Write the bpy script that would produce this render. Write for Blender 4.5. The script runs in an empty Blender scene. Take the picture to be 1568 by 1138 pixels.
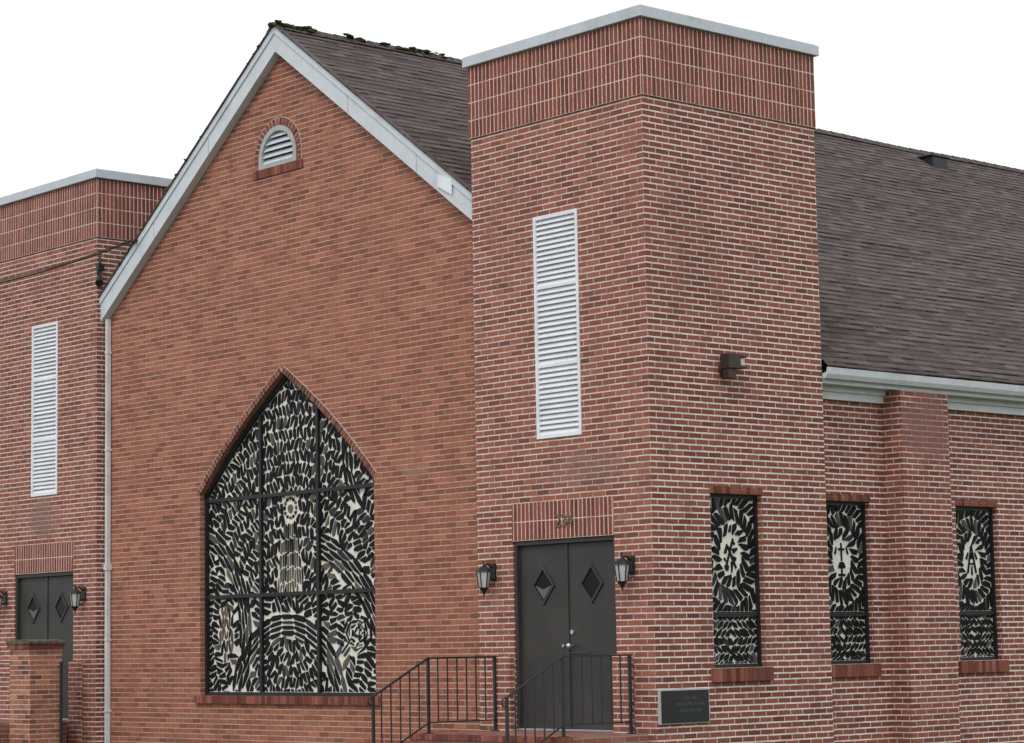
import bpy, bmesh, math, random
import numpy as np
from mathutils import Vector, Matrix, noise as mnoise
random.seed(7)
scene=bpy.context.scene
COL=scene.collection

# ------------------------------------------------------------------ node helpers
class NT:
    def __init__(s,mat):
        mat.use_nodes=True; s.nt=mat.node_tree; s.nt.nodes.clear()
    def n(s,t,**kw):
        nd=s.nt.nodes.new(t)
        for k,v in kw.items(): setattr(nd,k,v)
        return nd
    def put(s,sock,v):
        if isinstance(v,bpy.types.NodeSocket): s.nt.links.new(v,sock)
        else:
            if isinstance(v,tuple) and len(v)==3 and sock.type=='RGBA': v=(*v,1)
            sock.default_value=v
    def m(s,op,a,b=None,c=None,clamp=False):
        nd=s.n('ShaderNodeMath',operation=op,use_clamp=clamp); s.put(nd.inputs[0],a)
        if b is not None: s.put(nd.inputs[1],b)
        if c is not None: s.put(nd.inputs[2],c)
        return nd.outputs[0]
    def mix(s,f,a,b,mode='MIX'):
        nd=s.n('ShaderNodeMix',data_type='RGBA',blend_type=mode,clamp_factor=True)
        s.put(nd.inputs[0],f); s.put(nd.inputs[6],a); s.put(nd.inputs[7],b); return nd.outputs[2]
    def rng(s,v,a,b,c=0.,d=1.,smooth=True):
        nd=s.n('ShaderNodeMapRange',interpolation_type='SMOOTHSTEP' if smooth else 'LINEAR')
        for i,x in enumerate((v,a,b,c,d)): s.put(nd.inputs[i],x)
        return nd.outputs[0]
    def noise(s,vec,scale,detail=3.,rough=.55,out=0):
        nd=s.n('ShaderNodeTexNoise'); s.put(nd.inputs['Vector'],vec)
        nd.inputs['Scale'].default_value=scale; nd.inputs['Detail'].default_value=detail; nd.inputs['Roughness'].default_value=rough
        return nd.outputs[out]
    def xyz(s,x,y,z=0.):
        nd=s.n('ShaderNodeCombineXYZ'); s.put(nd.inputs[0],x); s.put(nd.inputs[1],y); s.put(nd.inputs[2],z); return nd.outputs[0]
    def ramp(s,f,stops,const=False):
        nd=s.n('ShaderNodeValToRGB'); e=nd.color_ramp.elements
        while len(e)<len(stops): e.new(.5)
        for i,(p,c) in enumerate(stops): e[i].position=p; e[i].color=(*c,1)
        if const: nd.color_ramp.interpolation='CONSTANT'
        s.put(nd.inputs[0],f); return nd.outputs[0]
    def out(s,color,rough=.8,spec=.3,metal=0.,bump=None,bstr=.5,bdist=.01):
        b=s.n('ShaderNodeBsdfPrincipled'); s.put(b.inputs['Base Color'],color); s.put(b.inputs['Roughness'],rough)
        b.inputs['Specular IOR Level'].default_value=spec; b.inputs['Metallic'].default_value=metal
        if bump is not None:
            bp=s.n('ShaderNodeBump'); bp.inputs['Strength'].default_value=bstr; bp.inputs['Distance'].default_value=bdist
            s.put(bp.inputs['Height'],bump); s.nt.links.new(bp.outputs[0],b.inputs['Normal'])
        o=s.n('ShaderNodeOutputMaterial'); s.nt.links.new(b.outputs[0],o.inputs[0])
def newmat(name):
    m=bpy.data.materials.new(name); return m,NT(m)

BR=[(.0,(.125,.046,.036)),(.2,(.205,.073,.052)),(.5,(.275,.098,.067)),(.8,(.33,.122,.082)),(1.,(.42,.175,.115))]
def tint(st,t): return [(p,tuple(min(1,c*k) for c,k in zip(col,t))) for p,col in st]
def brick_mat(name,stops,mortar,bw=.203,bh=.0677,mv=.012,mh=.008,off=.5,contrast=1.,stain=None,ph=0.,hm=.8):
    m,t=newmat(name)
    uv=t.n('ShaderNodeUVMap').outputs[0]
    sp=t.n('ShaderNodeSeparateXYZ'); t.put(sp.inputs[0],uv); u,v=sp.outputs[0],sp.outputs[1]
    wob=t.noise(uv,7.,2.,.6,out=1); sw=t.n('ShaderNodeSeparateColor'); t.put(sw.inputs[0],wob)
    u2=t.m('ADD',u,t.m('MULTIPLY',t.m('SUBTRACT',sw.outputs[0],.5),.014))
    v2=t.m('ADD',v,t.m('MULTIPLY',t.m('SUBTRACT',sw.outputs[1],.5),.006))
    vr=t.m('DIVIDE',v2,bh); row=t.m('FLOOR',vr); fv=t.m('FRACT',vr)
    wr=t.n('ShaderNodeTexWhiteNoise',noise_dimensions='1D'); t.put(wr.inputs['W'],row)
    ur=t.m('ADD',t.m('ADD',t.m('DIVIDE',u2,bw),t.m('MULTIPLY',wr.outputs[0],.12 if off else 0.)),t.m('MULTIPLY',t.m('FLOORED_MODULO',row,2.),off))
    col=t.m('FLOOR',ur); fu=t.m('FRACT',ur)
    du=t.m('MULTIPLY',t.m('MINIMUM',fu,t.m('SUBTRACT',1.,fu)),bw)
    dv=t.m('MULTIPLY',t.m('MINIMUM',fv,t.m('SUBTRACT',1.,fv)),bh)
    ed=t.noise(uv,45.,2.,.6)
    e=t.m('MULTIPLY',t.m('SUBTRACT',ed,.5),.008)
    mu=t.rng(t.m('ADD',du,e),mh/2-.0012,mh/2+.0018)
    mu=t.m('SUBTRACT',1.,t.m('MULTIPLY',t.m('SUBTRACT',1.,mu),hm))
    mvv=t.rng(t.m('ADD',dv,e),mv/2-.0012,mv/2+.0018)
    mask=t.m('MULTIPLY',mu,mvv)
    wn=t.n('ShaderNodeTexWhiteNoise',noise_dimensions='2D'); t.put(wn.inputs[0],t.xyz(col,row))
    rnd=wn.outputs[0]
    big=t.noise(t.xyz(u,v,ph),.55,5.,.62)
    f=t.m('ADD',t.m('MULTIPLY',t.m('SUBTRACT',rnd,.5),.70*contrast),t.m('ADD',.5,t.m('MULTIPLY',t.m('SUBTRACT',big,.5),.4)),clamp=True)
    bc=t.ramp(f,stops)
    fine=t.noise(uv,60.,4.,.7)
    bc=t.mix(1.,bc,t.ramp(fine,[(.25,(.70,.70,.70)),(.75,(1.30,1.30,1.30))]),'MULTIPLY')
    mn=t.noise(uv,3.,5.,.65)
    mc=t.mix(t.rng(mn,.30,.56),tuple(c*.62 for c in mortar),mortar)
    c=t.mix(mask,mc,bc)
    ef=t.noise(t.xyz(t.m('MULTIPLY',u,1.2),t.m('MULTIPLY',v,2.2),ph),1.1,6.,.68)
    c=t.mix(t.m('MULTIPLY',t.rng(ef,.58,.78),.12),c,(.44,.33,.28))
    st=t.noise(t.xyz(t.m('MULTIPLY',u,2.5),t.m('MULTIPLY',v,.35),ph),1.3,4.,.6)
    c=t.mix(t.m('MULTIPLY',t.rng(st,.5,.75),.14),c,(.12,.055,.045))
    hs=t.noise(t.xyz(t.m('MULTIPLY',u,.25),t.m('MULTIPLY',row,.37),ph),3.,3.,.6)
    c=t.mix(t.m('MULTIPLY',t.rng(hs,.55,.8),.22),c,(.13,.06,.05))
    if stain:
        for (ux,vx,ru,rv,colr,amt) in stain:
            d=t.m('SQRT',t.m('ADD',t.m('POWER',t.m('ABSOLUTE',t.m('DIVIDE',t.m('SUBTRACT',u,ux),ru)),2.),t.m('POWER',t.m('ABSOLUTE',t.m('DIVIDE',t.m('SUBTRACT',v,vx),rv)),2.)))
            nn=t.noise(uv,4.,4.,.65)
            k=t.rng(t.m('ADD',d,t.m('MULTIPLY',t.m('SUBTRACT',nn,.5),1.6)),1.15,.35)
            c=t.mix(t.m('MULTIPLY',k,amt),c,colr)
    h=t.m('ADD',t.m('MULTIPLY',mask,1.),t.m('MULTIPLY',fine,.18))
    t.out(c,.88,.2,bump=h,bstr=.6,bdist=.006)
    return m
MORT=(.68,.60,.53)
STF=[(-1.0,2.97,.8,.25,(.26,.16,.135),.4),(-12.65,3.0,.5,.35,(.24,.15,.13),.6),(-2.3,5.9,.5,.9,(.20,.075,.055),.2),(-1.5,-.05,.8,.35,(.07,.04,.035),.6)]
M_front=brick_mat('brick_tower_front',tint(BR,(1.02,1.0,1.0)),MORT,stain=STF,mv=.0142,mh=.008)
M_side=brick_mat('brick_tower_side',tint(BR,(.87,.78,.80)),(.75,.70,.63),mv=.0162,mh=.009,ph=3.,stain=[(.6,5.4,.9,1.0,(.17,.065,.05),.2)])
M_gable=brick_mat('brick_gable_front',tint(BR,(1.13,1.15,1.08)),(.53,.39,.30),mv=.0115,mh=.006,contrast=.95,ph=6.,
    stain=[(-6.2,5.0,2.4,1.1,(.42,.18,.115),.20),(-4.2,3.15,.30,.12,(.5,.36,.29),.25),(-4.6,6.2,.8,.6,(.38,.165,.105),.20)])
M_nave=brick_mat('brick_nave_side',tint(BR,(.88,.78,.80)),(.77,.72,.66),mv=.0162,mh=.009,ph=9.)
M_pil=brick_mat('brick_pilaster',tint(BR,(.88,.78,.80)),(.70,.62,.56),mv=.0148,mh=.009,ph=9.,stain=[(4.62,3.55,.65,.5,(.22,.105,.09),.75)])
M_sold=brick_mat('brick_soldier_course',tint(BR,(.80,.68,.70)),(.72,.57,.50),bw=.0677,bh=.215,mv=.010,mh=.012,off=0.,contrast=1.,hm=1.,ph=2.)
M_pier=brick_mat('brick_pier',tint(BR,(1.2,1.25,1.1)),(.54,.47,.41),ph=12.,contrast=1.4,mv=.013)
M_step=brick_mat('brick_paving',tint(BR,(.95,.95,1.)),(.3,.26,.24))
def loose():
    m,t=newmat('brick_loose')
    g=t.n('ShaderNodeNewGeometry'); tc=t.n('ShaderNodeTexCoord')
    f=t.noise(tc.outputs['Object'],50.,3.,.7); b=t.noise(tc.outputs['Object'],2.,3.,.6)
    c=t.ramp(g.outputs['Random Per Island'],tint(BR,(.80,.72,.74)))
    c=t.mix(1.,c,t.ramp(f,[(.25,(.7,.7,.7)),(.75,(1.25,1.25,1.25))]),'MULTIPLY')
    c=t.mix(t.m('MULTIPLY',t.rng(b,.45,.7),.4),c,(.10,.06,.05))
    t.out(c,.88,.2,bump=f,bstr=.3,bdist=.003); return m
M_loose=loose()
def plain(name,col,rough=.5,spec=.4,metal=0.,var=.12,scale=6.,dirt=None):
    m,t=newmat(name); tc=t.n('ShaderNodeTexCoord'); o=tc.outputs['Object']
    n1=t.noise(o,scale,5.,.65)
    lo=tuple(c*(1-var) for c in col); hi=tuple(min(1,c*(1+var)) for c in col)
    c=t.ramp(n1,[(.3,lo),(.7,hi)])
    if dirt:
        n2=t.noise(o,2.3,6.,.7); c=t.mix(t.m('MULTIPLY',t.rng(n2,.48,.7),dirt[1]),c,dirt[0])
    t.out(c,rough,spec,metal,bump=n1,bstr=.08,bdist=.004); return m
M_mortar=plain('mortar',(.5,.41,.35),.95,.1,var=.25,scale=20)
M_white=plain('white_trim_paint',(.60,.64,.67),.5,.35,var=.06,dirt=((.40,.41,.39),.4))
M_gutw=plain('gutter_paint',(.66,.68,.70),.5,.35,var=.06,dirt=((.40,.41,.39),.4))
M_spout=plain('downspout_paint',(.66,.67,.67),.6,.3,var=.1,dirt=((.40,.35,.32),.5))
M_cop=plain('metal_coping',(.52,.56,.59),.45,.4,var=.06,dirt=((.34,.36,.35),.45))
M_louv=plain('louver_paint',(.78,.79,.82),.5,.3,var=.05,dirt=((.55,.53,.50),.3))
M_louvd=plain('louver_back',(.05,.05,.055),.8,.1)
M_vent=plain('vent_grey_paint',(.40,.42,.40),.6,.3,var=.15)
M_door=plain('door_charcoal_paint',(.040,.038,.036),.5,.3,var=.15,scale=2.5,dirt=((.060,.055,.05),.5))
M_black=plain('black_metal',(.014,.014,.015),.45,.4)
M_iron=plain('wrought_iron',(.018,.018,.02),.5,.4,dirt=((.09,.05,.035),.25))
M_frame=plain('window_frame_black',(.015,.016,.018),.5,.3)
M_glassd=plain('door_glass',(.006,.006,.007),.35,.15)
M_glassg=plain('door_glass_painted_reflection',(.10,.10,.095),.35,.4)  # grey standing in for a reflection on the pane
M_lant=plain('lantern_glass',(.45,.46,.46),.2,.5)
M_bronze=plain('bronze_fixture',(.050,.030,.024),.5,.3)
M_lens=plain('light_lens',(.50,.46,.44),.25,.5)
M_steel=plain('steel',(.5,.5,.5),.3,.5,metal=.8)
M_gran=plain('black_granite',(.016,.017,.018),.3,.35)
M_engr=plain('engraving',(.10,.105,.105),.7,.2)
M_pfr=plain('plaque_frame',(.45,.43,.40),.6,.3)
M_num=plain('house_number_brass',(.14,.10,.065),.5,.4)
M_cream=plain('stained_glass_matrix',(.76,.73,.64),.85,.12,var=.15,scale=9,dirt=((.46,.42,.33),.45))
M_g=[plain('slab_glass_black',(.007,.007,.008),.6,.15),plain('slab_glass_blue',(.018,.024,.034),.5,.2),plain('slab_glass_brown',(.13,.10,.065),.6,.2),plain('slab_glass_grey',(.075,.075,.072),.6,.2)]
def moss():
    m,t=newmat('moss'); tc=t.n('ShaderNodeTexCoord'); f=t.noise(tc.outputs['Object'],12.,4.,.7)
    t.out(t.ramp(f,[(.3,(.02,.020,.014)),(.5,(.06,.065,.025)),(.75,(.14,.15,.05))]),.95,.1,bump=f,bstr=.6,bdist=.02); return m
M_moss=moss()
def capm():
    m,t=newmat('weathered_cap'); o=t.n('ShaderNodeTexCoord').outputs['Object']; f=t.noise(o,9.,6.,.7); g=t.noise(o,3.,3.,.6)
    c=t.ramp(f,[(.3,(.06,.045,.035)),(.55,(.17,.13,.10)),(.75,(.28,.24,.19))]); c=t.mix(t.m('MULTIPLY',t.rng(g,.45,.65),.6),c,(.09,.095,.035))
    t.out(c,.95,.1,bump=f,bstr=.5,bdist=.01); return m
M_cap=capm()
def shingle():
    m,t=newmat('roof_shingle')
    uv=t.n('ShaderNodeUVMap').outputs[0]
    sp=t.n('ShaderNodeSeparateXYZ'); t.put(sp.inputs[0],uv); u,v=sp.outputs[0],sp.outputs[1]
    vv=t.m('DIVIDE',t.m('ADD',v,.0005),.14)
    row=t.m('FLOOR',vv); fv=t.m('FRACT',vv)
    wr=t.n('ShaderNodeTexWhiteNoise',noise_dimensions='1D'); t.put(wr.inputs['W'],row)
    ur=t.m('ADD',t.m('DIVIDE',u,.24),t.m('MULTIPLY',wr.outputs[0],7.)); col=t.m('FLOOR',ur)
    wn=t.n('ShaderNodeTexWhiteNoise',noise_dimensions='2D'); t.put(wn.inputs[0],t.xyz(col,row))
    big=t.noise(t.xyz(t.m('MULTIPLY',u,.5),v),.8,4.,.6)
    gr=t.noise(uv,130.,2.,.7)
    f=t.m('ADD',t.m('MULTIPLY',t.m('SUBTRACT',wn.outputs[0],.5),.85),t.m('ADD',.5,t.m('MULTIPLY',t.m('SUBTRACT',big,.5),.7)),clamp=True)
    c=t.ramp(f,[(0,(.062,.049,.046)),(.35,(.092,.074,.070)),(.7,(.114,.093,.088)),(1.,(.146,.121,.113))])
    c=t.mix(1.,c,t.ramp(gr,[(.25,(.5,.5,.5)),(.75,(1.5,1.5,1.5))]),'MULTIPLY')
    sh=t.m('MULTIPLY',t.rng(fv,.70,.90),t.m('GREATER_THAN',wn.outputs[0],.40))  # shadow line under each course, painted into the tab colour
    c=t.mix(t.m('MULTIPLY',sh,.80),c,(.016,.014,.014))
    t.out(c,.95,.15,bump=gr,bstr=.4,bdist=.003); return m
M_shing=shingle()

# ------------------------------------------------------------------ mesh builder
class MB:
    def __init__(s): s.v=[];s.f=[];s.mi=[];s.mats=[];s.uv=None
    def mat(s,m):
        if m not in s.mats: s.mats.append(m)
        return s.mats.index(m)
    def add(s,vs,fs,m):
        b=len(s.v); k=s.mat(m); s.v+= [tuple(v) for v in vs]
        for f in fs: s.f.append([b+i for i in f]); s.mi.append(k)
    def box(s,x0,x1,y0,y1,z0,z1,m,M=None):
        vs=[Vector((x,y,z)) for x in (x0,x1) for y in (y0,y1) for z in (z0,z1)]
        if M: vs=[M@v for v in vs]
        s.add(vs,[(0,1,3,2),(4,6,7,5),(0,4,5,1),(2,3,7,6),(0,2,6,4),(1,5,7,3)],m)
    def prism(s,poly,fn,d0,d1,m):
        n=len(poly); vs=[fn(a,b,d0) for a,b in poly]+[fn(a,b,d1) for a,b in poly]
        fs=[list(range(n))[::-1],list(range(n,2*n))]+[(i,(i+1)%n,n+(i+1)%n,n+i) for i in range(n)]
        s.add(vs,fs,m)
    def cone(s,p0,p1,r0,r1,m,n=10):
        p0=Vector(p0);p1=Vector(p1);d=(p1-p0).normalized()
        a=d.orthogonal().normalized(); b=d.cross(a)
        vs=[p0+(a*math.cos(2*math.pi*i/n)+b*math.sin(2*math.pi*i/n))*r0 for i in range(n)]+[p1+(a*math.cos(2*math.pi*i/n)+b*math.sin(2*math.pi*i/n))*r1 for i in range(n)]
        s.add(vs,[list(range(n))[::-1],list(range(n,2*n))]+[(i,(i+1)%n,n+(i+1)%n,n+i) for i in range(n)],m)
    def tube(s,pts,r,m,n=8):
        for a,b in zip(pts,pts[1:]): s.cone(a,b,r,r,m,n)
    def sphere(s,c,r,m,sx=1,sy=1,sz=1,jit=0):
        bm=bmesh.new(); bmesh.ops.create_icosphere(bm,subdivisions=2,radius=r)
        vs=[]
        for v in bm.verts:
            k=1+jit*(random.random()-.5)
            vs.append((c[0]+v.co.x*sx*k,c[1]+v.co.y*sy*k,c[2]+v.co.z*sz*k))
        s.add(vs,[[v.index for v in f.verts] for f in bm.faces],m); bm.free()
    def obj(s,name,parent=None,u0=0.,v0=0.,fixn=True,bevel=0,uvs=None):
        me=bpy.data.meshes.new(name); me.from_pydata(s.v,[],s.f)
        for m in s.mats: me.materials.append(m)
        me.polygons.foreach_set('material_index',s.mi); me.update()
        if fixn:
            bm=bmesh.new(); bm.from_mesh(me); bmesh.ops.recalc_face_normals(bm,faces=bm.faces); bm.to_mesh(me); bm.free()
        o=bpy.data.objects.new(name,me); COL.objects.link(o)
        if uvs is None: boxuv(me,u0,v0)
        else:
            l=me.uv_layers.new(name='UVMap')
            for p in me.polygons:
                for li in p.loop_indices: l.data[li].uv=uvs(me.vertices[me.loops[li].vertex_index].co)
        if parent: o.parent=parent
        if bevel:
            md=o.modifiers.new('b','BEVEL'); md.width=bevel; md.segments=2; md.limit_method='ANGLE'
        return o
def boxuv(me,u0=0,v0=0):
    l=me.uv_layers.get('UVMap') or me.uv_layers.new(name='UVMap')
    for p in me.polygons:
        n=p.normal; ax=max(range(3),key=lambda i:abs(n[i]))
        for li in p.loop_indices:
            c=me.vertices[me.loops[li].vertex_index].co
            if ax==0: l.data[li].uv=(c.y-u0,c.z-v0)
            elif ax==1: l.data[li].uv=(c.x-u0,c.z-v0)
            else: l.data[li].uv=(c.x-u0,c.y)
def empty(name):
    e=bpy.data.objects.new(name,None); COL.objects.link(e); return e
def cut(o,cm):
    c=cm.obj('cutter'); md=o.modifiers.new('c','BOOLEAN'); md.operation='DIFFERENCE'; md.solver='EXACT'; md.object=c
    bpy.context.view_layer.update()
    dg=bpy.context.evaluated_depsgraph_get(); me=bpy.data.meshes.new_from_object(o.evaluated_get(dg))
    o.modifiers.clear(); o.data=me; bpy.data.objects.remove(c)
    boxuv(me)
def facemats(o,fn,mats):
    me=o.data; me.materials.clear()
    for m in mats: me.materials.append(m)
    for p in me.polygons: p.material_index=fn(p)

GZ=-.6; XC=-7.02; RX=-6.88; SL=.724; RZ=9.24; GY=.18
XN=-.303; XNL=2*XC-XN
YEND=26.
roofz=lambda x: RZ-SL*abs(x-RX)
church=empty('brick_church')

# ------------------------------------------------------------------ window definitions
WZ0,WZ1=.75,2.66; WW=.845
navey=[3.127+2.48*i for i in range(9)]
pily=[4.24+4.96*i for i in range(5)]
BX0,BX1,BZ0,BZS,BZA=-8.84,-5.03,.44,3.13,4.63
BC=(BX0+BX1)/2
def archpts(off=0.,n=8):
    L=[]
    p0=Vector((BX0,BZS)); p1=Vector((BC,BZA)); d=(p1-p0).normalized(); nr=Vector((-d.y,d.x))
    for i in range(n+1):
        t=i/n; L.append(p0.lerp(p1,t)+nr*(.07*math.sin(math.pi*t)+off))
    R=[Vector((2*BC-p.x,p.y)) for p in L[::-1]]
    return L,R
L,R=archpts()
bigpoly=[(BX1,BZ0),(BX0,BZ0)]+[tuple(p) for p in L]+[tuple(p) for p in R[1:]]
VX,VZ0,VZC,VR=-6.99,7.38,7.50,.42
ventpoly=[(VX+VR,VZ0),(VX-VR,VZ0)]+[(VX+VR*math.cos(math.pi-math.pi*i/16),VZC+VR*math.sin(math.pi*i/16)) for i in range(17)]

# ------------------------------------------------------------------ towers
def tower(xa,xb,mir):
    m=MB(); m.box(xa,xb,0,2.83,GZ,7.86,M_front); o=m.obj('tower_walls_'+('left' if mir else 'right'),church)
    c=MB(); X=(lambda x:2*XC-.02-x) if mir else (lambda x:x)
    def bx(a,b,*r): c.box(min(a,b),max(a,b),*r,M_front)
    bx(X(-2.262),X(-.594),-.5,.14,.08,2.21)
    bx(X(-1.81),X(-1.07),-.5,.12,3.345,5.90)
    if mir: bx(xa-.5,xa+.14,.90,.90+WW,WZ0,WZ1)
    else: bx(xb-.14,xb+.5,.90,.90+WW,WZ0,WZ1)
    cut(o,c)
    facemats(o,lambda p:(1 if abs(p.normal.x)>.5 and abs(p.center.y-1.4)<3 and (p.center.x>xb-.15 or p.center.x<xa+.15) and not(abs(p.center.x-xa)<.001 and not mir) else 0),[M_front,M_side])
    b=MB(); b.box(xa-.018,xb+.018,-.018,2.848,7.0,7.857,M_sold); b.obj('soldier_band',church,v0=7.0)
    k=MB(); k.box(xa-.065,xb+.065,-.065,2.895,7.862,7.985,M_cop)
    k.box(xa-.04,xb+.04,-.04,2.87,7.985,8.0,M_cop)
    for sx in np.arange(xa+.9,xb,1.25): k.box(sx,sx+.05,-.069,2.899,7.858,7.989,M_cop)
    for sy in (1.05,2.2): k.box(xa-.069,xb+.069,sy,sy+.05,7.858,7.989,M_cop)
    k.obj('coping',church,bevel=.006)
    return X
XA,XB=-2.88,0.
XR=tower(XA,XB,False)
XL=tower(2*XC-.02-XB,2*XC-.02-XA,True)
LTX=2*XC-.02-XA

# ------------------------------------------------------------------ nave block
m=MB()
prof=[(XNL,GZ),(XN,GZ),(XN,roofz(XN)-.1),(RX,RZ-.1),(XNL,roofz(XNL)-.1)]
m.prism(prof,lambda a,b,d:(a,d,b),GY,YEND,M_gable)
nave=m.obj('nave_walls',church)
c=MB()
c.prism(bigpoly,lambda a,b,d:(a,d,b),-.3,GY+.16,M_gable)
c.prism(ventpoly,lambda a,b,d:(a,d,b),-.3,GY+.10,M_gable)
for y in navey:
    c.box(XN-.14,XN+.5,y,y+WW,WZ0,WZ1,M_nave); c.box(XNL-.5,XNL+.14,y,y+WW,WZ0,WZ1,M_nave)
cut(nave,c)
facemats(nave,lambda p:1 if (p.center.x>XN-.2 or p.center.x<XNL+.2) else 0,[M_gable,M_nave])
m=MB()
for y in pily:
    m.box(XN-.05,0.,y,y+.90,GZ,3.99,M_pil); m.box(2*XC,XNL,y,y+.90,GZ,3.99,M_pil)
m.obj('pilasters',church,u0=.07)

# ------------------------------------------------------------------ roof
rl=.14; cs=1/math.sqrt(1+SL*SL); sn=SL*cs
def roofside(sg):
    half=(-RX+.09) if sg>0 else (RX-2*XC+.09)
    tot=half/cs; rows=int(tot/rl)+1
    rd=MB()
    for i in range(rows):
        a0=i*rl; a1=min((i+1)*rl,tot)
        X0=RX+sg*a0*cs; X1=RX+sg*a1*cs
        inside_=(X1<-.03) if sg>0 else (X1>2*XC+.03)
        y0=.035 if inside_ else 2.835
        z0=RZ-a0*sn; z1=RZ-a1*sn
        lip=.013
        n=150; ys=[y0+(YEND+.15-y0)*j/n for j in range(n+1)]
        b=len(rd.v)
        for yy in ys:
            w=.014*mnoise.noise(Vector((yy*.5,i*.3,sg)))+.003*mnoise.noise(Vector((yy*3.,i*1.3,sg)))
            q=.010*mnoise.noise(Vector((yy*9.,i*2.3,sg+5)))
            rd.v+= [(X0,yy,z0+w),(X1+q,yy,z1+lip+w),(X1+q,yy,z1-.004+w)]
        for j in range(n):
            q=b+3*j
            rd.f.append([q,q+3,q+4,q+1]); rd.f.append([q+1,q+4,q+5,q+2]); rd.mi+=[0,0]
    rd.mats=[M_shing]
    return rd.obj('roof_slope',church,fixn=False,uvs=lambda co:(co.y,abs(co.x-RX)/cs))
roofside(1); roofside(-1)
m=MB()
for sg in (1,-1):
    h=(-RX-.05) if sg>0 else (RX-2*XC-.05)
    P=[(RX,RZ-.022),(RX+sg*h,RZ-.022-SL*h),(RX+sg*h,RZ-.09-SL*h),(RX,RZ-.09)]
    m.prism(P,lambda a,b,d:(a,d,b),GY+.01,YEND+.1,M_shing)
m.obj('roof_deck',church)
m=MB(); y=.02; i=0
while y<YEND:
    zz=RZ+.02+.02*mnoise.noise(Vector((y*.5,0,1)))+(.004 if i%2 else 0)
    for sg in (1,-1):
        m.add([(RX,y,zz+.018),(RX+sg*.14,y,zz+.01-.14*SL),(RX+sg*.14,y+.2,zz-.14*SL),(RX,y+.2,zz+.006)],[(0,1,2,3)],M_shing)
        m.add([(RX,y,zz+.018),(RX+sg*.14,y,zz+.01-.14*SL),(RX+sg*.14,y,zz-.02-.14*SL),(RX,y,zz-.01)],[(0,1,2,3)],M_shing)
    y+=.145; i+=1
m.obj('ridge_cap',church)
m=MB()
def fascia(sg,xe,zt,th,y0,y1,mt):
    P=[(RX,RZ-zt),(xe,RZ-zt-SL*abs(xe-RX)),(xe,RZ-zt-th-SL*abs(xe-RX)),(RX,RZ-zt-th)]
    m.prism(P,lambda a,b,d:(a,d,b),y0,y1,mt)
for sg,xe in ((1,XA),(-1,LTX)):
    fascia(sg,xe,.028,.33,.06,GY-.002,M_white)
    fascia(sg,xe,.012,.10,.042,.058,M_white)
    for k in (1.55,2.9):
        a=RX+sg*k; b=a+sg*.010
        m.prism([(a,roofz(a)-.12),(b,roofz(b)-.12),(b,roofz(b)-.35),(a,roofz(a)-.35)],lambda a,b,d:(a,d,b),.0575,.0595,M_vent)
a=-3.55
m.prism([(a,roofz(a)-.13),(a+.26,roofz(a+.26)-.06),(a+.26,roofz(a+.26)-.24),(a,roofz(a)-.29)],lambda a,b,d:(a,d,b),.036,.0415,M_louv)
m.obj('rake_fascia',church)
m=MB()
for sg,xe in ((1,XA),(-1,LTX)):
    P=[(RX,RZ+.016),(xe,roofz(xe)+.016),(xe,roofz(xe)-.010),(RX,RZ-.010)]
    m.prism(P,lambda a,b,d:(a,d,b),.022,.10,M_shing)
m.obj('drip_edge',church)
def gutters(S):
    g=MB()
    def bx(x0,x1,*r): 
        a,b=S(x0),S(x1); g.box(min(a,b),max(a,b),*r)
    prof=[(XN+.26,4.04),(XN+.34,4.05),(XN+.37,4.10),(XN+.385,4.175),(XN+.365,4.175),(XN+.355,4.12),(XN+.26,4.10)]
    g.prism([(S(a),b) for a,b in prof],lambda a,b,d:(a,d,b),2.85,YEND,M_gutw)
    bx(XN+.0,XN+.259,2.85,YEND,4.0,4.09,M_gutw)
    ys=[2.86]+[v for y in pily for v in (y-.01,y+.91)]+[YEND]
    for a,b in zip(ys[::2],ys[1::2]):
        bx(XN+.003,XN+.05,a,b,3.85,3.998,M_gutw); bx(XN+.003,XN+.09,a,b,3.94,3.999,M_gutw)
    for yy in np.arange(5,YEND,3.05): g.prism([(S(a+(.004 if a>XN+.3 else 0)),b) for a,b in prof],lambda a,b,d:(a,d,b),yy,yy+.06,M_gutw)
    g.obj('eave_gutter',church)
gutters(lambda x:x); gutters(lambda x:2*XC-x)

m=MB()
dx=LTX+.085
m.box(dx-.028,dx+.028,.105,.165,GZ+.05,5.80,M_spout)
for z in (5.3,3.9,2.25,1.2,.2): m.box(dx-.036,dx+.036,.098,.178,z,z+.03,M_spout)
m.box(dx-.038,dx+.038,.09,.176,2.2,2.29,M_spout)
m.obj('downspout',church)

# ------------------------------------------------------------------ loose brick trims
mt=MB()
def rowlock_x(x0,x1,y0,y1,z0,z1):
    mt.box(x0+.010,x1-.010,y0+.006,y1-.004,z0+.004,z1-.006,M_mortar)
    n=max(1,round((x1-x0)/.0677)); w=(x1-x0)/n
    for i in range(n):
        j=random.uniform(-.002,.002)
        mt.box(x0+i*w+.004,x0+(i+1)*w-.004,y0+j,y1,z0,z1+j*.5,M_loose)
def rowlock_y(y0,y1,x0,x1,z0,z1):
    s=1 if x1>x0 else -1
    mt.box(min(x0+s*.003,x1-s*.006),max(x0+s*.003,x1-s*.006),y0+.010,y1-.010,z0+.004,z1-.006,M_mortar)
    n=max(1,round((y1-y0)/.0677)); w=(y1-y0)/n
    for i in range(n):
        j=random.uniform(-.002,.002)
        mt.box(min(x0,x1+j),max(x0,x1+j),y0+i*w+.004,y0+(i+1)*w-.004,z0,z1+j*.5,M_loose)
rowlock_x(BX0-.09,BX1+.09,GY-.045,GY+.14,.34,.44)
rowlock_x(VX-.55,VX+.55,GY-.02,GY+.08,VZ0-.115,VZ0-.003)
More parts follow.
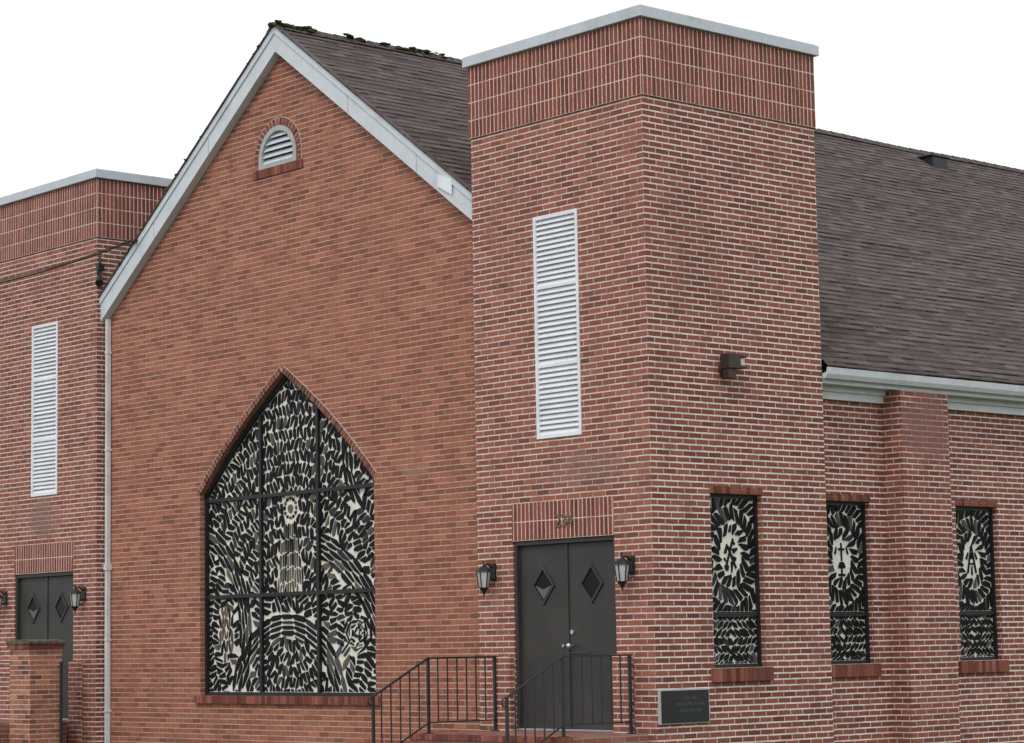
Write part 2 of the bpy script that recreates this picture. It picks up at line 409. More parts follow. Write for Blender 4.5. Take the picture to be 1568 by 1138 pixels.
for y in navey:
    rowlock_y(y-.06,y+WW+.06,XN-.1,XN+.045,.60,.747); rowlock_y(y-.06,y+WW+.06,XNL+.1,XNL-.045,.60,.747)
    rowlock_y(y-.01,y+WW+.01,XN-.1,XN+.004,2.663,2.74)
rowlock_y(.84,.96+WW,-.1,.045,.60,.747); rowlock_y(.89,.91+WW,-.1,.004,2.663,2.74)
def ring(pts,w,y0,closed=False):
    P=[Vector(p) for p in pts]; seg=[(b-a).length for a,b in zip(P,P[1:])]; T=sum(seg); n=round(T/.0677)
    def at(s):
        for a,b,l in zip(P,P[1:],seg):
            if s<=l+1e-9: return a.lerp(b,s/l),(b-a).normalized()
            s-=l
        return P[-1],(P[-1]-P[-2]).normalized()
    for i in range(n):
        c,d=at((i+.5)*T/n); nr=Vector((-d.y,d.x)); hw=T/n/2
        def q(a,b): p=c+d*a+nr*b; return (p.x,p.y)
        mt.prism([q(-hw-.002,.002),q(hw+.002,.002),q(hw+.002,w+.006),q(-hw-.002,w+.006)],lambda a,b,dd:(a,dd,b),y0+.004+.0002*(i%3),y0+.03+.0002*(i%3),M_mortar)
        hw-=.006
        mt.prism([q(-hw,.0),q(hw,.0),q(hw,w-.004),q(-hw,w-.004)],lambda a,b,dd:(a,dd,b),y0+random.uniform(-.002,.0015),y0+.028,M_loose)
L,R=archpts()
ring(L,.085,GY-.010); ring(R,.085,GY-.010)
vp=[(VX-VR,VZ0)]+[(VX-VR*math.cos(math.pi*i/20),VZC+VR*math.sin(math.pi*i/20)) for i in range(21)]+[(VX+VR,VZ0)]
ring(vp,.105,GY-.012)
mt.obj('brick_trim',church)

for X in (XR,XL):
    a,b=sorted((X(-2.262),X(-.594)))
    m=MB(); m.box(a-.0,b+.0,-.006,.1,2.213,2.643,M_sold); m.obj('door_lintel',church,v0=2.213)
    m=MB(); m.box(a-.30,a-.002,-.075,.05,GZ,.92,M_front); m.box(b+.002,b+.25,-.075,.05,GZ,.92,M_front); m.obj('door_pedestal',church,v0=.02)

# ------------------------------------------------------------------ doors
def door(X,name):
    a,b=sorted((X(-2.262),X(-.594))); m=MB()
    fw=.045
    m.box(a+.002,a+fw,.02,.13,.085,2.205,M_door); m.box(b-fw,b-.002,.02,.13,.085,2.205,M_door); m.box(a+fw,b-fw,.02,.13,2.205-fw,2.205,M_door)
    m.box(a+.002,b-.002,.0,.139,.082,.105,M_steel)
    mid=(a+b)/2
    for l,r in ((a+fw+.004,mid-.004),(mid+.004,b-fw-.004)):
        m.box(l,r,.07,.115,.11,2.155,M_door)
        cx=(l+r)/2; cz=1.70; R0,R1=.205,.165
        Y=lambda p,q,d:(p,d,q)
        D=lambda r_:[(cx-r_*.93,cz),(cx,cz-r_*1.08),(cx+r_*.93,cz),(cx,cz+r_*1.08)]
        o_,i_=D(R0),D(R1)
        for k in range(4):
            k2=(k+1)%4
            m.prism([o_[k],o_[k2],i_[k2],i_[k]],Y,.052,.0695,M_door)
        m.prism(D(R1-.001),Y,.066,.069,M_glassd)
        if l<mid-.5:
            i2=D(R1-.02); m.prism([i2[0],i2[1],i2[2],(cx,cz-.045)],Y,.062,.065,M_glassg)  # lower half of the diamond: reflection painted as a grey facet
        for hz in (.4,1.15,1.95):
            hx=l if l<mid-.5 else r
            m.cone((hx,.062,hz-.06),(hx,.062,hz+.06),.012,.012,M_black)
    m.box(mid-.02,mid+.02,.055,.069,.11,2.155,M_door)
    m.cone((mid+.07,.07,1.02),(mid+.07,.02,1.02),.012,.012,M_steel); m.sphere((mid+.07,.005,1.02),.034,M_steel)
    m.cone((mid+.07,.07,1.17),(mid+.07,.05,1.17),.026,.026,M_steel,14)
    m.cone((mid-.07,.07,1.02),(mid-.07,.04,1.02),.016,.016,M_steel,14)
    m.box(mid+.02,mid+.34,.058,.069,.93,.95,M_door)
    m.obj(name,church,bevel=.003)
door(XR,'double_door'); door(XL,'double_door')

# ------------------------------------------------------------------ louvers
def louver(X):
    a,b=sorted((X(-1.81),X(-1.07))); m=MB(); z0,z1=3.348,5.897
    m.box(a+.002,b-.002,.105,.118,z0,z1,M_louvd)
    f=.042
    m.box(a+.002,a+f,-.01,.10,z0,z1,M_louv); m.box(b-f,b-.002,-.01,.10,z0,z1,M_louv)
    m.box(a+f,b-f,-.01,.10,z0,z0+f,M_louv); m.box(a+f,b-f,-.01,.10,z1-f,z1,M_louv)
    for zz in (4.17,5.07): m.box(a+f,b-f,-.006,.10,zz-.016,zz+.016,M_louv)
    for s0,s1 in ((z0+f,4.154),(4.186,5.054),(5.086,z1-f)):
        n=round((s1-s0)/.06); p=(s1-s0)/n
        for i in range(n):
            z=s0+i*p; top=min(.067,s1-z-.011)
            j=random.uniform(-.003,.002); k=random.uniform(-.002,.002); d=.05*top/.067; h=top
            m.add([(a+f,j,z),(b-f,j+k,z),(b-f,d,z+h),(a+f,d,z+h),(a+f,j,z+.010),(b-f,j+k,z+.010),(b-f,d,z+h+.01),(a+f,d,z+h+.01)],
              [(0,1,2,3),(4,7,6,5),(0,4,5,1),(3,2,6,7),(0,3,7,4),(1,5,6,2)],M_louv)
    m.obj('louver_panel',church)
louver(XR); louver(XL)
m=MB()
Yf=lambda a,b,d:(a,d,b)
m.prism(ventpoly,Yf,GY+.085,GY+.095,M_louvd)
def arc(r,n=16,zb=VZ0): return [(VX-r,zb)]+[(VX-r*math.cos(math.pi*i/n),VZC+r*math.sin(math.pi*i/n)) for i in range(n+1)]+[(VX+r,zb)]
A,B=arc(VR-.002),arc(VR-.07)
for k in range(len(A)-1): m.prism([A[k],A[k+1],B[k+1],B[k]],Yf,GY-.02,GY+.08,M_vent)
m.box(VX-VR+.07,VX+VR-.07,GY-.02,GY+.08,VZ0,VZ0+.05,M_vent)
z=VZ0+.06
while z<VZC+VR-.1:
    h=max(0,z+.03-VZC); w=math.sqrt(max(0.01,(VR-.07)**2-h*h))
    m.add([(VX-w,GY,z),(VX+w,GY,z),(VX+w,GY+.06,z+.07),(VX-w,GY+.06,z+.07),(VX-w,GY,z+.014),(VX+w,GY,z+.014),(VX+w,GY+.06,z+.084),(VX-w,GY+.06,z+.084)],
      [(0,1,2,3),(4,7,6,5),(0,4,5,1),(3,2,6,7),(0,3,7,4),(1,5,6,2)],M_white)
    z+=.084
m.obj('gable_vent',church)

# ------------------------------------------------------------------ stained glass (slab glass in a cast matrix)
def clip(poly,px,py,nx,ny):
    out=[];n=len(poly)
    for i in range(n):
        a=poly[i];b=poly[(i+1)%n]
        da=(a[0]-px)*nx+(a[1]-py)*ny; db=(b[0]-px)*nx+(b[1]-py)*ny
        if da<=0: out.append(a)
        if da*db<0:
            t=da/(da-db); out.append((a[0]+(b[0]-a[0])*t,a[1]+(b[1]-a[1])*t))
    return out
def area(p): return abs(sum(a[0]*b[1]-b[0]*a[1] for a,b in zip(p,p[1:]+p[:1])))/2
def voron(seeds,poly,gap,amin=.0003):
    # seeds: (x,z,kind,angle,halfL,halfW); anisotropic cells (long axis at angle) so the glass reads as long shards
    res=[]
    S=np.array([s[:2] for s in seeds])
    for i,s in enumerate(seeds):
        if s[2]==9: continue
        D=S-S[i]
        if len(s)>3:
            ang,Lh,Wh=s[3:6]
        else: ang,Lh,Wh=0,1,1
        ca,sa=math.cos(ang),math.sin(ang)
        a_=D@np.array([ca,sa]); b_=D@np.array([-sa,ca])
        k=Wh/Lh
        dd=(a_*k)**2+b_**2
        idx=np.argsort(dd)[1:22]; c=list(poly); g=gap*random.uniform(.6,1.5)
        for j in idx:
            A_,B_=a_[j]*k,b_[j]; l=math.hypot(A_,B_)
            if l<1e-5: continue
            nx_,ny_=A_/l*k,B_/l
            nl=math.hypot(nx_,ny_); off=(l/2)/nl-g/2
            nx,ny=(nx_*ca-ny_*sa)/nl,(nx_*sa+ny_*ca)/nl
            c=clip(c,S[i][0]+nx*off,S[i][1]+ny*off,nx,ny)
            if len(c)<3: break
        if len(c)>=3 and len(s)>3:
            lens=[]
            r=lambda:random.uniform(.85,1.3)
            for x,y in [(-Lh*1.35,random.uniform(-.6,.6)*Wh),(-.45*Lh,-Wh*r()),(.45*Lh,-Wh*r()),(Lh*1.35,random.uniform(-.6,.6)*Wh),(.45*Lh,Wh*r()),(-.45*Lh,Wh*r())]:
                lens.append((S[i][0]+x*ca-y*sa,S[i][1]+x*sa+y*ca))
            for a,b in zip(lens,lens[1:]+lens[:1]):
                ex,ey=b[0]-a[0],b[1]-a[1]; l=math.hypot(ex,ey)
                if l<1e-6: continue
                c=clip(c,a[0],a[1],ey/l,-ex/l)
                if len(c)<3: break
        if len(c)>=3 and area(c)>amin: res.append((c,s[2]))
    return res
def kindrand(p=(.78,.1,.05,.07)):
    x=random.random(); s=0
    for i,q in enumerate(p):
        s+=q
        if x<s: return i
    return 0
def polar(cx,cz,r0,r1,dr,ds,a0=0,a1=2*math.pi,jit=.3,sz=1.,kp=(.87,.05,.01,.07),twist=0.,tang=False,lens=(.62,.58),aj=.15):
    o=[];r=r0;k=0
    while r<r1:
        n=max(3,int((a1-a0)*max(r,.03)/ds))
        for i in range(n):
            a=a0+(a1-a0)*(i+.5*(k%2)+random.uniform(-jit,jit))/n; rr=r+dr*random.uniform(-jit,jit)
            ang=math.atan2(math.sin(a)*sz,math.cos(a))+random.uniform(-aj,aj)+twist*(1 if k%2 else -1)
            if tang: o.append((cx+rr*math.cos(a),cz+rr*math.sin(a)*sz,kindrand(kp),a+math.pi/2,ds*.62,dr*.62))
            else: o.append((cx+rr*math.cos(a),cz+rr*math.sin(a)*sz,kindrand(kp),ang,dr*lens[0]*max(1,sz*.9),ds*lens[1]))
        r+=dr;k+=1
    return o
gy=GY+.125
def bigwin():
    m=MB(); th=[BX0+.03,BX0+.03+(BX1-BX0-.06)/3,BX0+.03+2*(BX1-BX0-.06)/3,BX1-.03]
    zz=[BZ0+.03,1.75,3.05,5.]
    m.prism(bigpoly,Yf,gy,gy+.03,M_cream)
    seeds=[]
    bands=[((BC-.10,.25),(2.06,2.40),(.1,math.pi*.42)),((BX0-.55,1.25),(1.30,1.60),(-.2,1.25)),((BC-.1,.2),(1.02,1.32),(.2,2.9)),((BX1+.15,.1),(1.15,1.40),(1.7,3.1)),((BX1+.2,3.5),(.8,1.0),(2.2,4.0))]
    def bd(x,z,pad):
        for k,((cx,cz),(r0,r1),(a0,a1)) in enumerate(bands):
            d=math.hypot(x-cx,z-cz); a=math.atan2(z-cz,x-cx)%(2*math.pi)
            if a0<0 and a>math.pi: a-=2*math.pi
            if r0-pad<d<r1+pad and a0<a<a1: return k
        return -1
    def body(x,z):
        w=.13+.17*max(0,min(1,(2.75-z)/1.0)); return abs(x-BC)<w and 1.78<z<2.72
    head=(BC,2.86)
    def halo(x,z): return math.hypot(x-head[0],z-head[1])<.17
    f2c=(BX1-.52,1.22); f3c=(BX0+.45,1.28)
    def fig2(x,z): return ((x-f2c[0])/.27)**2+((z-f2c[1])/.2)**2<1
    def fig3(x,z): return ((x-f3c[0])/.15)**2+((z-f3c[1])/.38)**2<1
    for s in polar(BC,1.35,.12,3.8,.158,.080,jit=.24,twist=.36,aj=.4):
        if bd(s[0],s[1],.02)<0 and not body(s[0],s[1]) and not halo(s[0],s[1]) and not fig2(s[0],s[1]) and not fig3(s[0],s[1]): seeds.append(s)
    for k,((cx,cz),(r0,r1),(a0,a1)) in enumerate(bands):
        for s in polar(cx,cz,r0+.03,r1,.068,.26,a0,a1,jit=.08,tang=True):
            if bd(s[0],s[1],.02)==k and not body(s[0],s[1]) and not halo(s[0],s[1]): seeds.append(s)
    x=BC-.32
    while x<BC+.33:
        z=1.80
        while z<2.75:
            xx=x*(1)+(x-BC)*(-.35)*max(0,(z-2.1)); z2=z+random.uniform(-.05,.05)
            if body(xx,z2): seeds.append((xx,z2,kindrand((.42,.04,.36,.18)),math.pi/2-(x-BC)*-.5,.12,.027))
            z+=.19
        x+=.052
    for i in range(12):
        a=2*math.pi*i/12; seeds.append((head[0]+.125*math.cos(a),head[1]+.125*math.sin(a),kindrand((.75,0,.25,0)),a+math.pi/2,.03,.020))
    seeds.append((head[0],head[1]-.02,2,math.pi/2,.085,.06))
    for s in polar(f2c[0],f2c[1],.04,.3,.055,.15,jit=.2,sz=.75,tang=True):
        if fig2(s[0],s[1]): seeds.append(s)
    x=f3c[0]-.14
    while x<f3c[0]+.15:
        z=f3c[1]-.36
        while z<f3c[1]+.36:
            if fig3(x,z): seeds.append((x+random.uniform(-.01,.01),z+random.uniform(-.04,.04),kindrand((.4,.05,.4,.15)),math.pi/2+random.uniform(-.3,.3),.10,.026))
            z+=.16
        x+=.052
    for i in range(3):
        for j in range(3):
            pan=[(th[i]+.03,zz[j]+.025),(th[i+1]-.03,zz[j]+.025),(th[i+1]-.03,zz[j+1]-.025),(th[i]+.03,zz[j+1]-.025)]
            if j==2:
                L,R=archpts(-.07)
                for P in (L,R):
                    for a,b in zip(P,P[1:]):
                        d=(b-a).normalized(); pan=clip(pan,a.x,a.y,-d.y,d.x)
            ss=[s for s in seeds if th[i]-.1<s[0]<th[i+1]+.1 and zz[j]-.1<s[1]<zz[j+1]+.1]
            for c,k in voron(ss,pan,.021):
                m.prism(c,Yf,gy-.012,gy+.01,M_g[k])
    w=.024
    m.box(BX0+.002,BX0+.05,gy-.05,gy+.03,BZ0+.002,BZS,M_frame); m.box(BX1-.05,BX1-.002,gy-.05,gy+.03,BZ0+.002,BZS,M_frame)
    m.box(BX0+.05,BX1-.05,gy-.05,gy+.03,BZ0+.002,BZ0+.045,M_frame)
    L,R=archpts(-.002); L2,R2=archpts(-.055)
    for P,Q in ((L,L2),(R,R2)):
        for k in range(len(P)-1): m.prism([tuple(P[k]),tuple(P[k+1]),tuple(Q[k+1]),tuple(Q[k])],Yf,gy-.05,gy+.03,M_frame)
    for x in th[1:3]:
        m.box(x-w,x+w,gy-.045,gy+.02,BZ0+.045,BZA-.05-abs(x-BC)*.72,M_frame)
    for z in (1.75,3.05):
        for a,b in ((th[0]+.02,th[1]-w),(th[1]+w,th[2]-w),(th[2]+w,th[3]-.02)): m.box(a,b,gy-.044,gy+.02,z-w,z+w,M_frame)
    m.obj('stained_glass_window_large',church)
bigwin()
def navewin(name,sym,seed):
    random.seed(seed)
    m=MB(); F=lambda a,b,d:(d,a,b)
    W=WW;H=WZ1-WZ0; tz=.585
    m.box(-.02,0,.002,W-.002,.002,H-.002,M_cream)
    cx,cz=W/2,1.24
    up=[(.045,tz+.032),(W-.045,tz+.032),(W-.045,H-.042),(.045,H-.042)]; lo=[(.045,.045),(W-.045,.045),(W-.045,tz-.025),(.045,tz-.025)]
    def rad(a): 
        return .130+.10*abs(math.sin(a))**3*(1 if math.sin(a)>0 else .75)
    s=polar(cx,cz,.225,1.4,.15,.072,sz=1.22,jit=.14,twist=.5,kp=(.90,.03,.0,.07))
    blk=[(cx+rad(a)*.9*math.cos(a),cz+rad(a)*1.0*math.sin(a),9) for a in np.linspace(0,6.1,12)]
    for c,k in voron(s+blk+[(cx,cz,9)],up,.018,.0003): m.prism(c,F,.0,.014,M_g[k])
    K=.82
    def strip(ax,az,bx_,bz,w,w2=None,k=0):
        w2=w if w2 is None else w2
        ax*=K;az*=K;bx_*=K;bz*=K
        d=Vector((bx_-ax,bz-az)).normalized(); nn=Vector((-d.y,d.x))
        m.prism([(cx+ax+nn.x*w,cz+az+nn.y*w),(cx+bx_+nn.x*w2,cz+bz+nn.y*w2),(cx+bx_-nn.x*w2,cz+bz-nn.y*w2),(cx+ax-nn.x*w,cz+az-nn.y*w)],F,0,.013+.001*random.random(),M_g[k])
    def blob(u,v,ru,rv,n=6,k=0):
        u*=K;v*=K
        m.prism([(cx+u+ru*math.cos(2*math.pi*i/n+.3)*random.uniform(.7,1.2),cz+v+rv*math.sin(2*math.pi*i/n+.3)) for i in range(n)],F,0,.0128+.001*random.random(),M_g[k])
    if sym==0:
        strip(-.09,-.14,.05,.22,.011); strip(.10,-.18,-.06,.12,.012); strip(.04,.05,.13,.09,.03,.012); strip(.0,-.02,.10,-.06,.014,.022); blob(-.085,-.17,.035,.045,5); strip(-.11,.02,-.07,.15,.018,.006); strip(.02,-.09,.01,-.24,.018,.005); strip(.08,.14,.04,.20,.012,.006); strip(-.13,-.04,-.10,-.09,.012,.006)
    elif sym==1:
        strip(0,-.04,0,.22,.010); strip(-.065,.13,.065,.13,.012)
        blob(0,-.10,.07,.045,7); strip(0,-.16,0,-.22,.010,.012); strip(-.07,-.24,.07,-.24,.014)
        strip(-.14,.06,-.11,.16,.014,.006); strip(.14,.06,.11,.16,.014,.006)
    else:
        strip(-.10,-.19,-.008,.22,.014,.008); strip(.10,-.19,.008,.22,.014,.008); strip(-.06,-.05,.06,-.05,.011); strip(0,-.22,0,-.09,.016,.006); strip(0,.02,0,.12,.014,.004)
        strip(-.13,.02,-.08,.12,.016,.006); strip(.13,.02,.08,.12,.016,.006)
    # lower panel: crossing diagonal shards
    s=[]
    p=.125
    for i in range(-2,11):
        for j in range(-1,8):
            u=cx+(i-4)*p*.60+(.30*p if j%2 else 0); v=j*p*.72+.02
            s.append((u+random.uniform(-.005,.005),v+random.uniform(-.006,.006),kindrand((.9,.04,0,.06)),(1 if (j//2)%2==0 else -1)*(1 if u<cx else -1)*1.0+random.uniform(-.1,.1),.075,.026))
    for c,k in voron(s,lo,.015,.0002): m.prism(c,F,0,.014,M_g[k])
    def fb(u0,u1,v0,v1,x1=.04): m.box(-.02,x1,u0,u1,v0,v1,M_frame)
    fb(.0025,.036,.0025,H-.0025); fb(W-.036,W-.0025,.0025,H-.0025); fb(.036,W-.036,.0025,.038); fb(.036,W-.036,H-.036,H-.0025); fb(.036,W-.036,tz-.020,tz+.026,.035)
    return m.obj(name,church)
w=[navewin('stained_glass_window',k,11+k) for k in range(3)]
w[0].location=(-.115,.90,WZ0); w[1].location=(XN-.115,navey[0],WZ0); w[2].location=(XN-.115,navey[1],WZ0)
for i,y in enumerate(navey[2:]):
    o=w[i%3].copy(); COL.objects.link(o); o.location=(XN-.115,y,WZ0)
for i,y in enumerate([.9]+navey):
    o=w[i%3].copy(); COL.objects.link(o); o.rotation_euler=(0,0,math.pi); o.location=((XNL+.115) if i else (2*XC-.02+.115),y+WW,WZ0)
random.seed(99)
# ------------------------------------------------------------------ moss and roof vent
m=MB()
for i in range(420):
    y=random.random()**1.5*6.5+.02
    if mnoise.noise(Vector((y*1.7,3,0)))<-.12: continue
    r=random.uniform(.010,.030)
    m.sphere((RX+random.uniform(-.05,.11),y,RZ+.02+random.uniform(-.05,.015)),r,M_moss,1.3,2.2,.6,jit=.8)
for i in range(420):
    t=random.random(); x=RX-t*(RX-LTX)
    if mnoise.noise(Vector((x*1.3,8,0)))<-.08: continue
    r=random.uniform(.008,.024)
    m.sphere((x,random.uniform(.03,.3),roofz(x)+.012),r,M_moss,1.8,1.5,.8,jit=.7)
m.obj('roof_moss',church)
m=MB(); vx,vy=-6.50,13.3; vz=roofz(vx)
m.box(vx-.18,vx+.2,vy-.2,vy+.2,vz-.18,vz+.05,M_black); m.box(vx-.20,vx+.22,vy-.24,vy+.24,vz+.05,vz+.085,M_black)
m.obj('roof_vent',church,bevel=.01)

# ------------------------------------------------------------------ lanterns
def lantern(x,z,name='wall_lantern'):
    m=MB(); y=-.13
    m.box(-.04,.04,-.02,-.002,-.02,.14,M_black); m.tube([(0,-.02,.10),(0,-.07,.135),(0,y,.12)],.009,M_black)
    m.tube([(0,-.02,.0),(0,-.09,-.03)],.007,M_black)
    m.cone((0,y,.075),(0,y,.115),.075,.02,M_black,6); m.cone((0,y,.115),(0,y,.15),.012,.006,M_black,8); m.sphere((0,y,.155),.011,M_black)
    m.cone((0,y,.062),(0,y,.075),.08,.078,M_black,6)
    m.cone((0,y,-.08),(0,y,.062),.045,.066,M_lant,6)
    for i in range(6):
        a=math.pi*2*i/6
        d=Vector((0,0,1)).orthogonal().normalized(); b=Vector((0,0,1)).cross(d); e=d*math.cos(a)+b*math.sin(a)
        m.cone(Vector((0,y,-.08))+e*.047,Vector((0,y,.062))+e*.068,.006,.006,M_black,5)
    m.cone((0,y,-.10),(0,y,-.08),.035,.052,M_black,6); m.cone((0,y,-.145),(0,y,-.10),.006,.03,M_black,8); m.sphere((0,y,-.15),.010,M_black)
    o=m.obj(name); o.location=(x,-.001,z); o.scale=(1.3,1.15,1.25); return o
for x in (-2.60,-.33,-11.50,-13.72): lantern(x,1.80)

m=MB()
m.cone((0,1.17,4.04),(.035,1.17,4.04),.085,.08,M_bronze,20)
m.box(.03,.17,1.09,1.28,4.04,4.21,M_bronze); m.box(.05,.15,1.10,1.22,3.93,4.04,M_bronze)
m.box(.04,.15,1.281,1.36,4.08,4.165,M_lens); m.box(.03,.165,1.281,1.39,4.17,4.20,M_bronze); m.box(.03,.165,1.281,1.39,4.05,4.075,M_bronze)
m.obj('security_light',bevel=.008)

m=MB(); m.box(.002,.03,.01,.775,.17,.54,M_pfr); m.box(.03,.042,.035,.755,.182,.525,M_gran)
pl=m.obj('memorial_plaque',bevel=.002)
def text(s,size,mat,ext,loc,rot,name,parent=None):
    cu=bpy.data.curves.new(name,'FONT'); cu.body=s; cu.size=size; cu.extrude=ext; cu.align_x='CENTER'; cu.align_y='CENTER'
    o=bpy.data.objects.new(name,cu); COL.objects.link(o); o.location=loc; o.rotation_euler=rot
    bpy.context.view_layer.update()
    me=bpy.data.meshes.new_from_object(o.evaluated_get(bpy.context.evaluated_depsgraph_get()))
    bpy.data.objects.remove(o); o=bpy.data.objects.new(name,me); COL.objects.link(o); o.location=loc; o.rotation_euler=rot
    me.materials.clear(); me.materials.append(mat)
    if parent: o.parent=parent
    return o
for i,s in enumerate(('A.D. 1955','DEDICATED TO THE','GLORY OF GOD')):
    text(s,.045,M_engr,.0008,(.0425,.47,.44-.065*i),(math.pi/2,0,math.pi/2),'plaque_lettering',pl)
text('234',.20,M_num,.006,(-1.38,-.014,2.40),(math.pi/2,0,0),'house_number',church)

# ------------------------------------------------------------------ steps, landings
def steps(a,b,name):
    m=MB()
    lv=[.075,-.095,-.265,-.435]; ye=[-1.17,-1.45,-1.73,-2.01]
    y0=-.078
    for z,y in zip(lv,ye):
        m.box(a,b,y,y0,GZ,z,M_step); y0=y
    o=m.obj(name)
    global mt; mt=MB()
    for z,y in zip(lv,ye): rowlock_x(a,b,y-.02,y+.1,z-.06,z+.004)
    mt.obj('nosing',o)
    return o
steps(-2.72,-.06,'brick_steps'); steps(-14.0,-11.83,'brick_steps')
def railing(x,ytop=-1.08,yb=-1.88,name='stair_railing'):
    m=MB(); zt=.91; zl=.50
    def rail(P,h,w): 
        for a,b in zip(P,P[1:]):
            a=Vector(a);b=Vector(b); d=(b-a); L=d.length; M=Matrix.Translation((a+b)/2)@d.to_track_quat('Y','Z').to_matrix().to_4x4()
            m.box(-w,w,-L/2-.004,L/2+.004,-h,h,M_iron,M)
    rail([(x,-.08,zt),(x,ytop,zt),(x,yb,zl)],.009,.015)
    rail([(x,-.08,.20),(x,ytop,.20),(x,yb,-.21)],.007,.009)
    pts=[]
    for i in range(14):
        a=i/13*math.pi*1.7; r=.05*(1-i/20)
        pts.append((x,yb-.01-r*math.sin(a),zl-.05+r*math.cos(a)))
    m.tube(pts,.009,M_iron,6)
    for y in (-.10,ytop,yb+.02):
        zb=.075 if y>-1.17 else -.435
        zz=zt if y>=ytop-.01 else zl
        m.box(x-.014,x+.014,y-.014,y+.014,zb,zz,M_iron); m.box(x-.04,x+.04,y-.04,y+.04,zb,zb+.012,M_iron)
    n=6
    for i in range(1,n+1):
        y=-.10+(ytop+.10)*i/(n+1); m.box(x-.006,x+.006,y-.006,y+.006,.20,zt,M_iron)
    for i in range(1,6):
        t=i/6; y=ytop+(yb-ytop)*t; m.box(x-.006,x+.006,y-.006,y+.006,.2-.41*t,zt-.41*t,M_iron)
    return m.obj(name)
railing(-2.50); railing(-.30); railing(XL(-.30)-.10)
m=MB(); m.box(-11.80,-11.24,-1.02,-.52,GZ,1.10,M_pier); pr=m.obj('brick_pier')
mt=MB(); rowlock_x(-11.83,-11.21,-1.05,-.49,1.102,1.165); mt.obj('cap_bricks',pr)
m=MB(); m.box(-11.845,-11.195,-1.065,-.475,1.169,1.215,M_cap); m.prism([(-11.82,1.216),(-11.22,1.216),(-11.32,1.235),(-11.72,1.235)],Yf,-1.02,-.52,M_cap); m.obj('cap',pr,bevel=.01)
m=MB(); m.cone((-11.12,-.6,GZ),(-11.12,-.6,.9),.022,.022,M_black,8); m.cone((-11.12,-.6,.9),(-11.12,-.6,.92),.03,.03,M_black,8); m.obj('pipe_post')
# cable
m=MB(); pts=[]
A=Vector((-10.20,-.03,6.80)); B=Vector((-19.,-1.7,6.98))
for i in range(25):
    t=i/24; p=A.lerp(B,t); p.z-=4*t*(1-t)*.40; pts.append(p)
m.tube(pts,.012,M_black,6); m.tube([p+Vector((0,-.01,.020)) for p in pts],.006,M_black,5)
m.cone(A+Vector((0,0,-.02)),A+Vector((.0,.08,.03)),.03,.03,M_black,8)
m.obj('utility_cable')
m=MB(); bx_=LTX
m.tube([(bx_+.01,.04,6.72),(bx_+.05,.02,6.62),(bx_+.05,.02,6.45),(bx_+.10,.0,6.36)],.016,M_black)
m.box(bx_+.002,bx_+.07,-.02,.08,6.50,6.6,M_black); m.cone((bx_+.07,.0,6.40),(bx_+.16,-.06,6.30),.045,.06,M_black,12)
m.obj('cable_service_head')

# ------------------------------------------------------------------ ground
def groundmat(name,a,b,s1):
    m,t=newmat(name); o=t.n('ShaderNodeTexCoord').outputs['Object']
    n1=t.noise(o,s1,6.,.7); n2=t.noise(o,.4,3.,.5)
    c=t.mix(t.rng(n1,.3,.7),a,b); c=t.mix(t.m('MULTIPLY',n2,.4),c,tuple(x*.6 for x in a)); t.out(c,.95,.1,bump=n1,bstr=.4,bdist=.01); return m
MG=groundmat('grass',(.035,.06,.02),(.09,.12,.045),30.); MA=groundmat('asphalt',(.045,.045,.045),(.065,.065,.065),60.); MC=groundmat('concrete',(.28,.27,.25),(.38,.36,.34),12.)
m=MB(); m.add([(-400,-400,GZ),(400,-400,GZ),(400,400,GZ),(-400,400,GZ)],[(0,1,2,3)],MG); m.obj('ground')
m=MB(); m.box(-40,24,-9,-7.2,GZ-.2,GZ+.02,MC)
m.box(-2.9,.2,-7.2,-2.03,GZ-.2,GZ+.018,MC); m.box(-14.3,-11,-7.2,-2.03,GZ-.2,GZ+.018,MC); m.obj('pavement')
m=MB(); m.add([(-400,-40,GZ+.004),(400,-40,GZ+.004),(400,-10.2,GZ+.004),(-400,-10.2,GZ+.004)],[(0,1,2,3)],MA); m.obj('road')
m=MB(); m.box(-400,400,-10.2,-10.0,GZ-.1,GZ+.12,MC); m.obj('kerb')

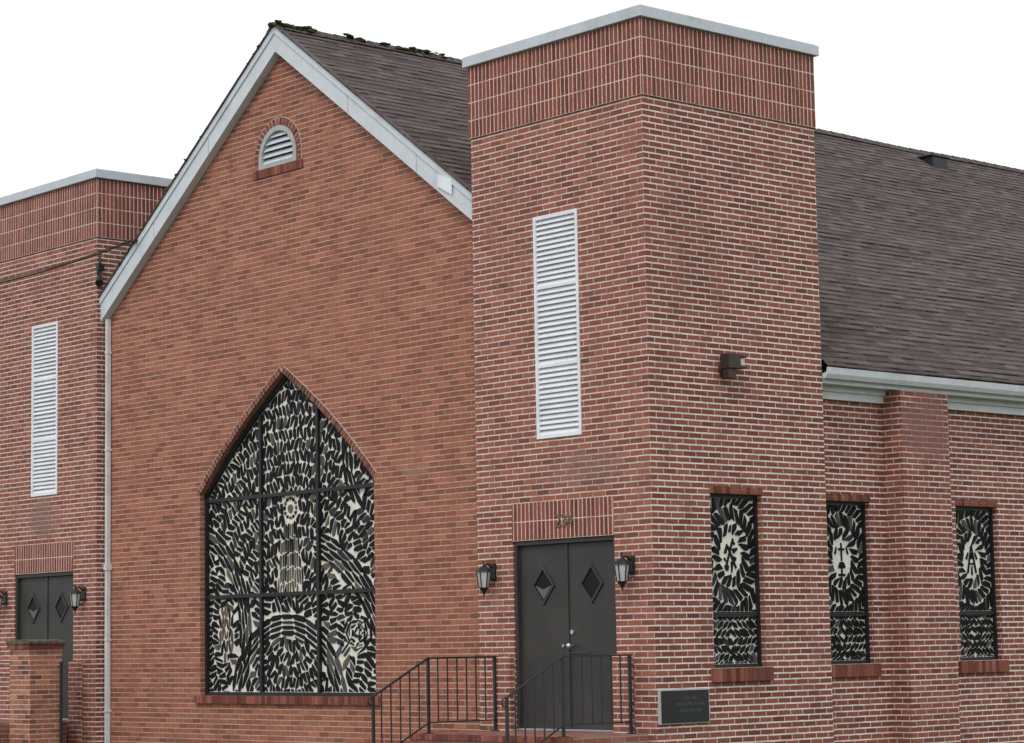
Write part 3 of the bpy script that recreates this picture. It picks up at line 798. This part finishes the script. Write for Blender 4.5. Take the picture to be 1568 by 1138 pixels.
# ------------------------------------------------------------------ light: bright overcast
wd=bpy.data.worlds.new('World'); scene.world=wd; wd.use_nodes=True; nt=wd.node_tree; nt.nodes.clear()
sky=nt.nodes.new('ShaderNodeTexSky'); sky.sky_type='NISHITA'; sky.sun_disc=False
SE,SA=math.radians(48),math.radians(150)
sky.sun_elevation=SE; sky.sun_rotation=SA
b1=nt.nodes.new('ShaderNodeBackground'); b1.inputs[1].default_value=.05; nt.links.new(sky.outputs[0],b1.inputs[0])
b2=nt.nodes.new('ShaderNodeBackground'); b2.inputs[0].default_value=(1,1,.99,1); b2.inputs[1].default_value=1.0
ad=nt.nodes.new('ShaderNodeAddShader'); nt.links.new(b1.outputs[0],ad.inputs[0]); nt.links.new(b2.outputs[0],ad.inputs[1])
wo=nt.nodes.new('ShaderNodeOutputWorld'); nt.links.new(ad.outputs[0],wo.inputs[0])
ld=bpy.data.lights.new('sun','SUN'); ld.energy=.85; ld.angle=math.radians(20); ld.color=(1,.95,.89)
lo=bpy.data.objects.new('sun',ld); COL.objects.link(lo)
dv=Vector((math.sin(SA)*math.cos(SE),math.cos(SA)*math.cos(SE),math.sin(SE)))
lo.rotation_euler=dv.to_track_quat('Z','Y').to_euler()

# ------------------------------------------------------------------ camera
a,b,r=[math.radians(k) for k in (48.325,6.595,1.014)]
fw=Vector((-math.sin(a)*math.cos(b),math.cos(a)*math.cos(b),math.sin(b))); rt=Vector((math.cos(a),math.sin(a),0)); up=rt.cross(fw)
rt,up=rt*math.cos(r)-up*math.sin(r),rt*math.sin(r)+up*math.cos(r)
cd=bpy.data.cameras.new('camera'); co=bpy.data.objects.new('camera',cd); COL.objects.link(co)
Mx=Matrix((rt,up,-fw)).transposed().to_4x4(); Mx.translation=Vector((18,-18,1.034)); co.matrix_world=Mx
cd.sensor_width=36; cd.lens=36*3628.5/1568; cd.clip_end=2000; cd.clip_start=.1
scene.camera=co
scene.view_settings.view_transform='Standard'; scene.view_settings.look='None'; scene.view_settings.exposure=0
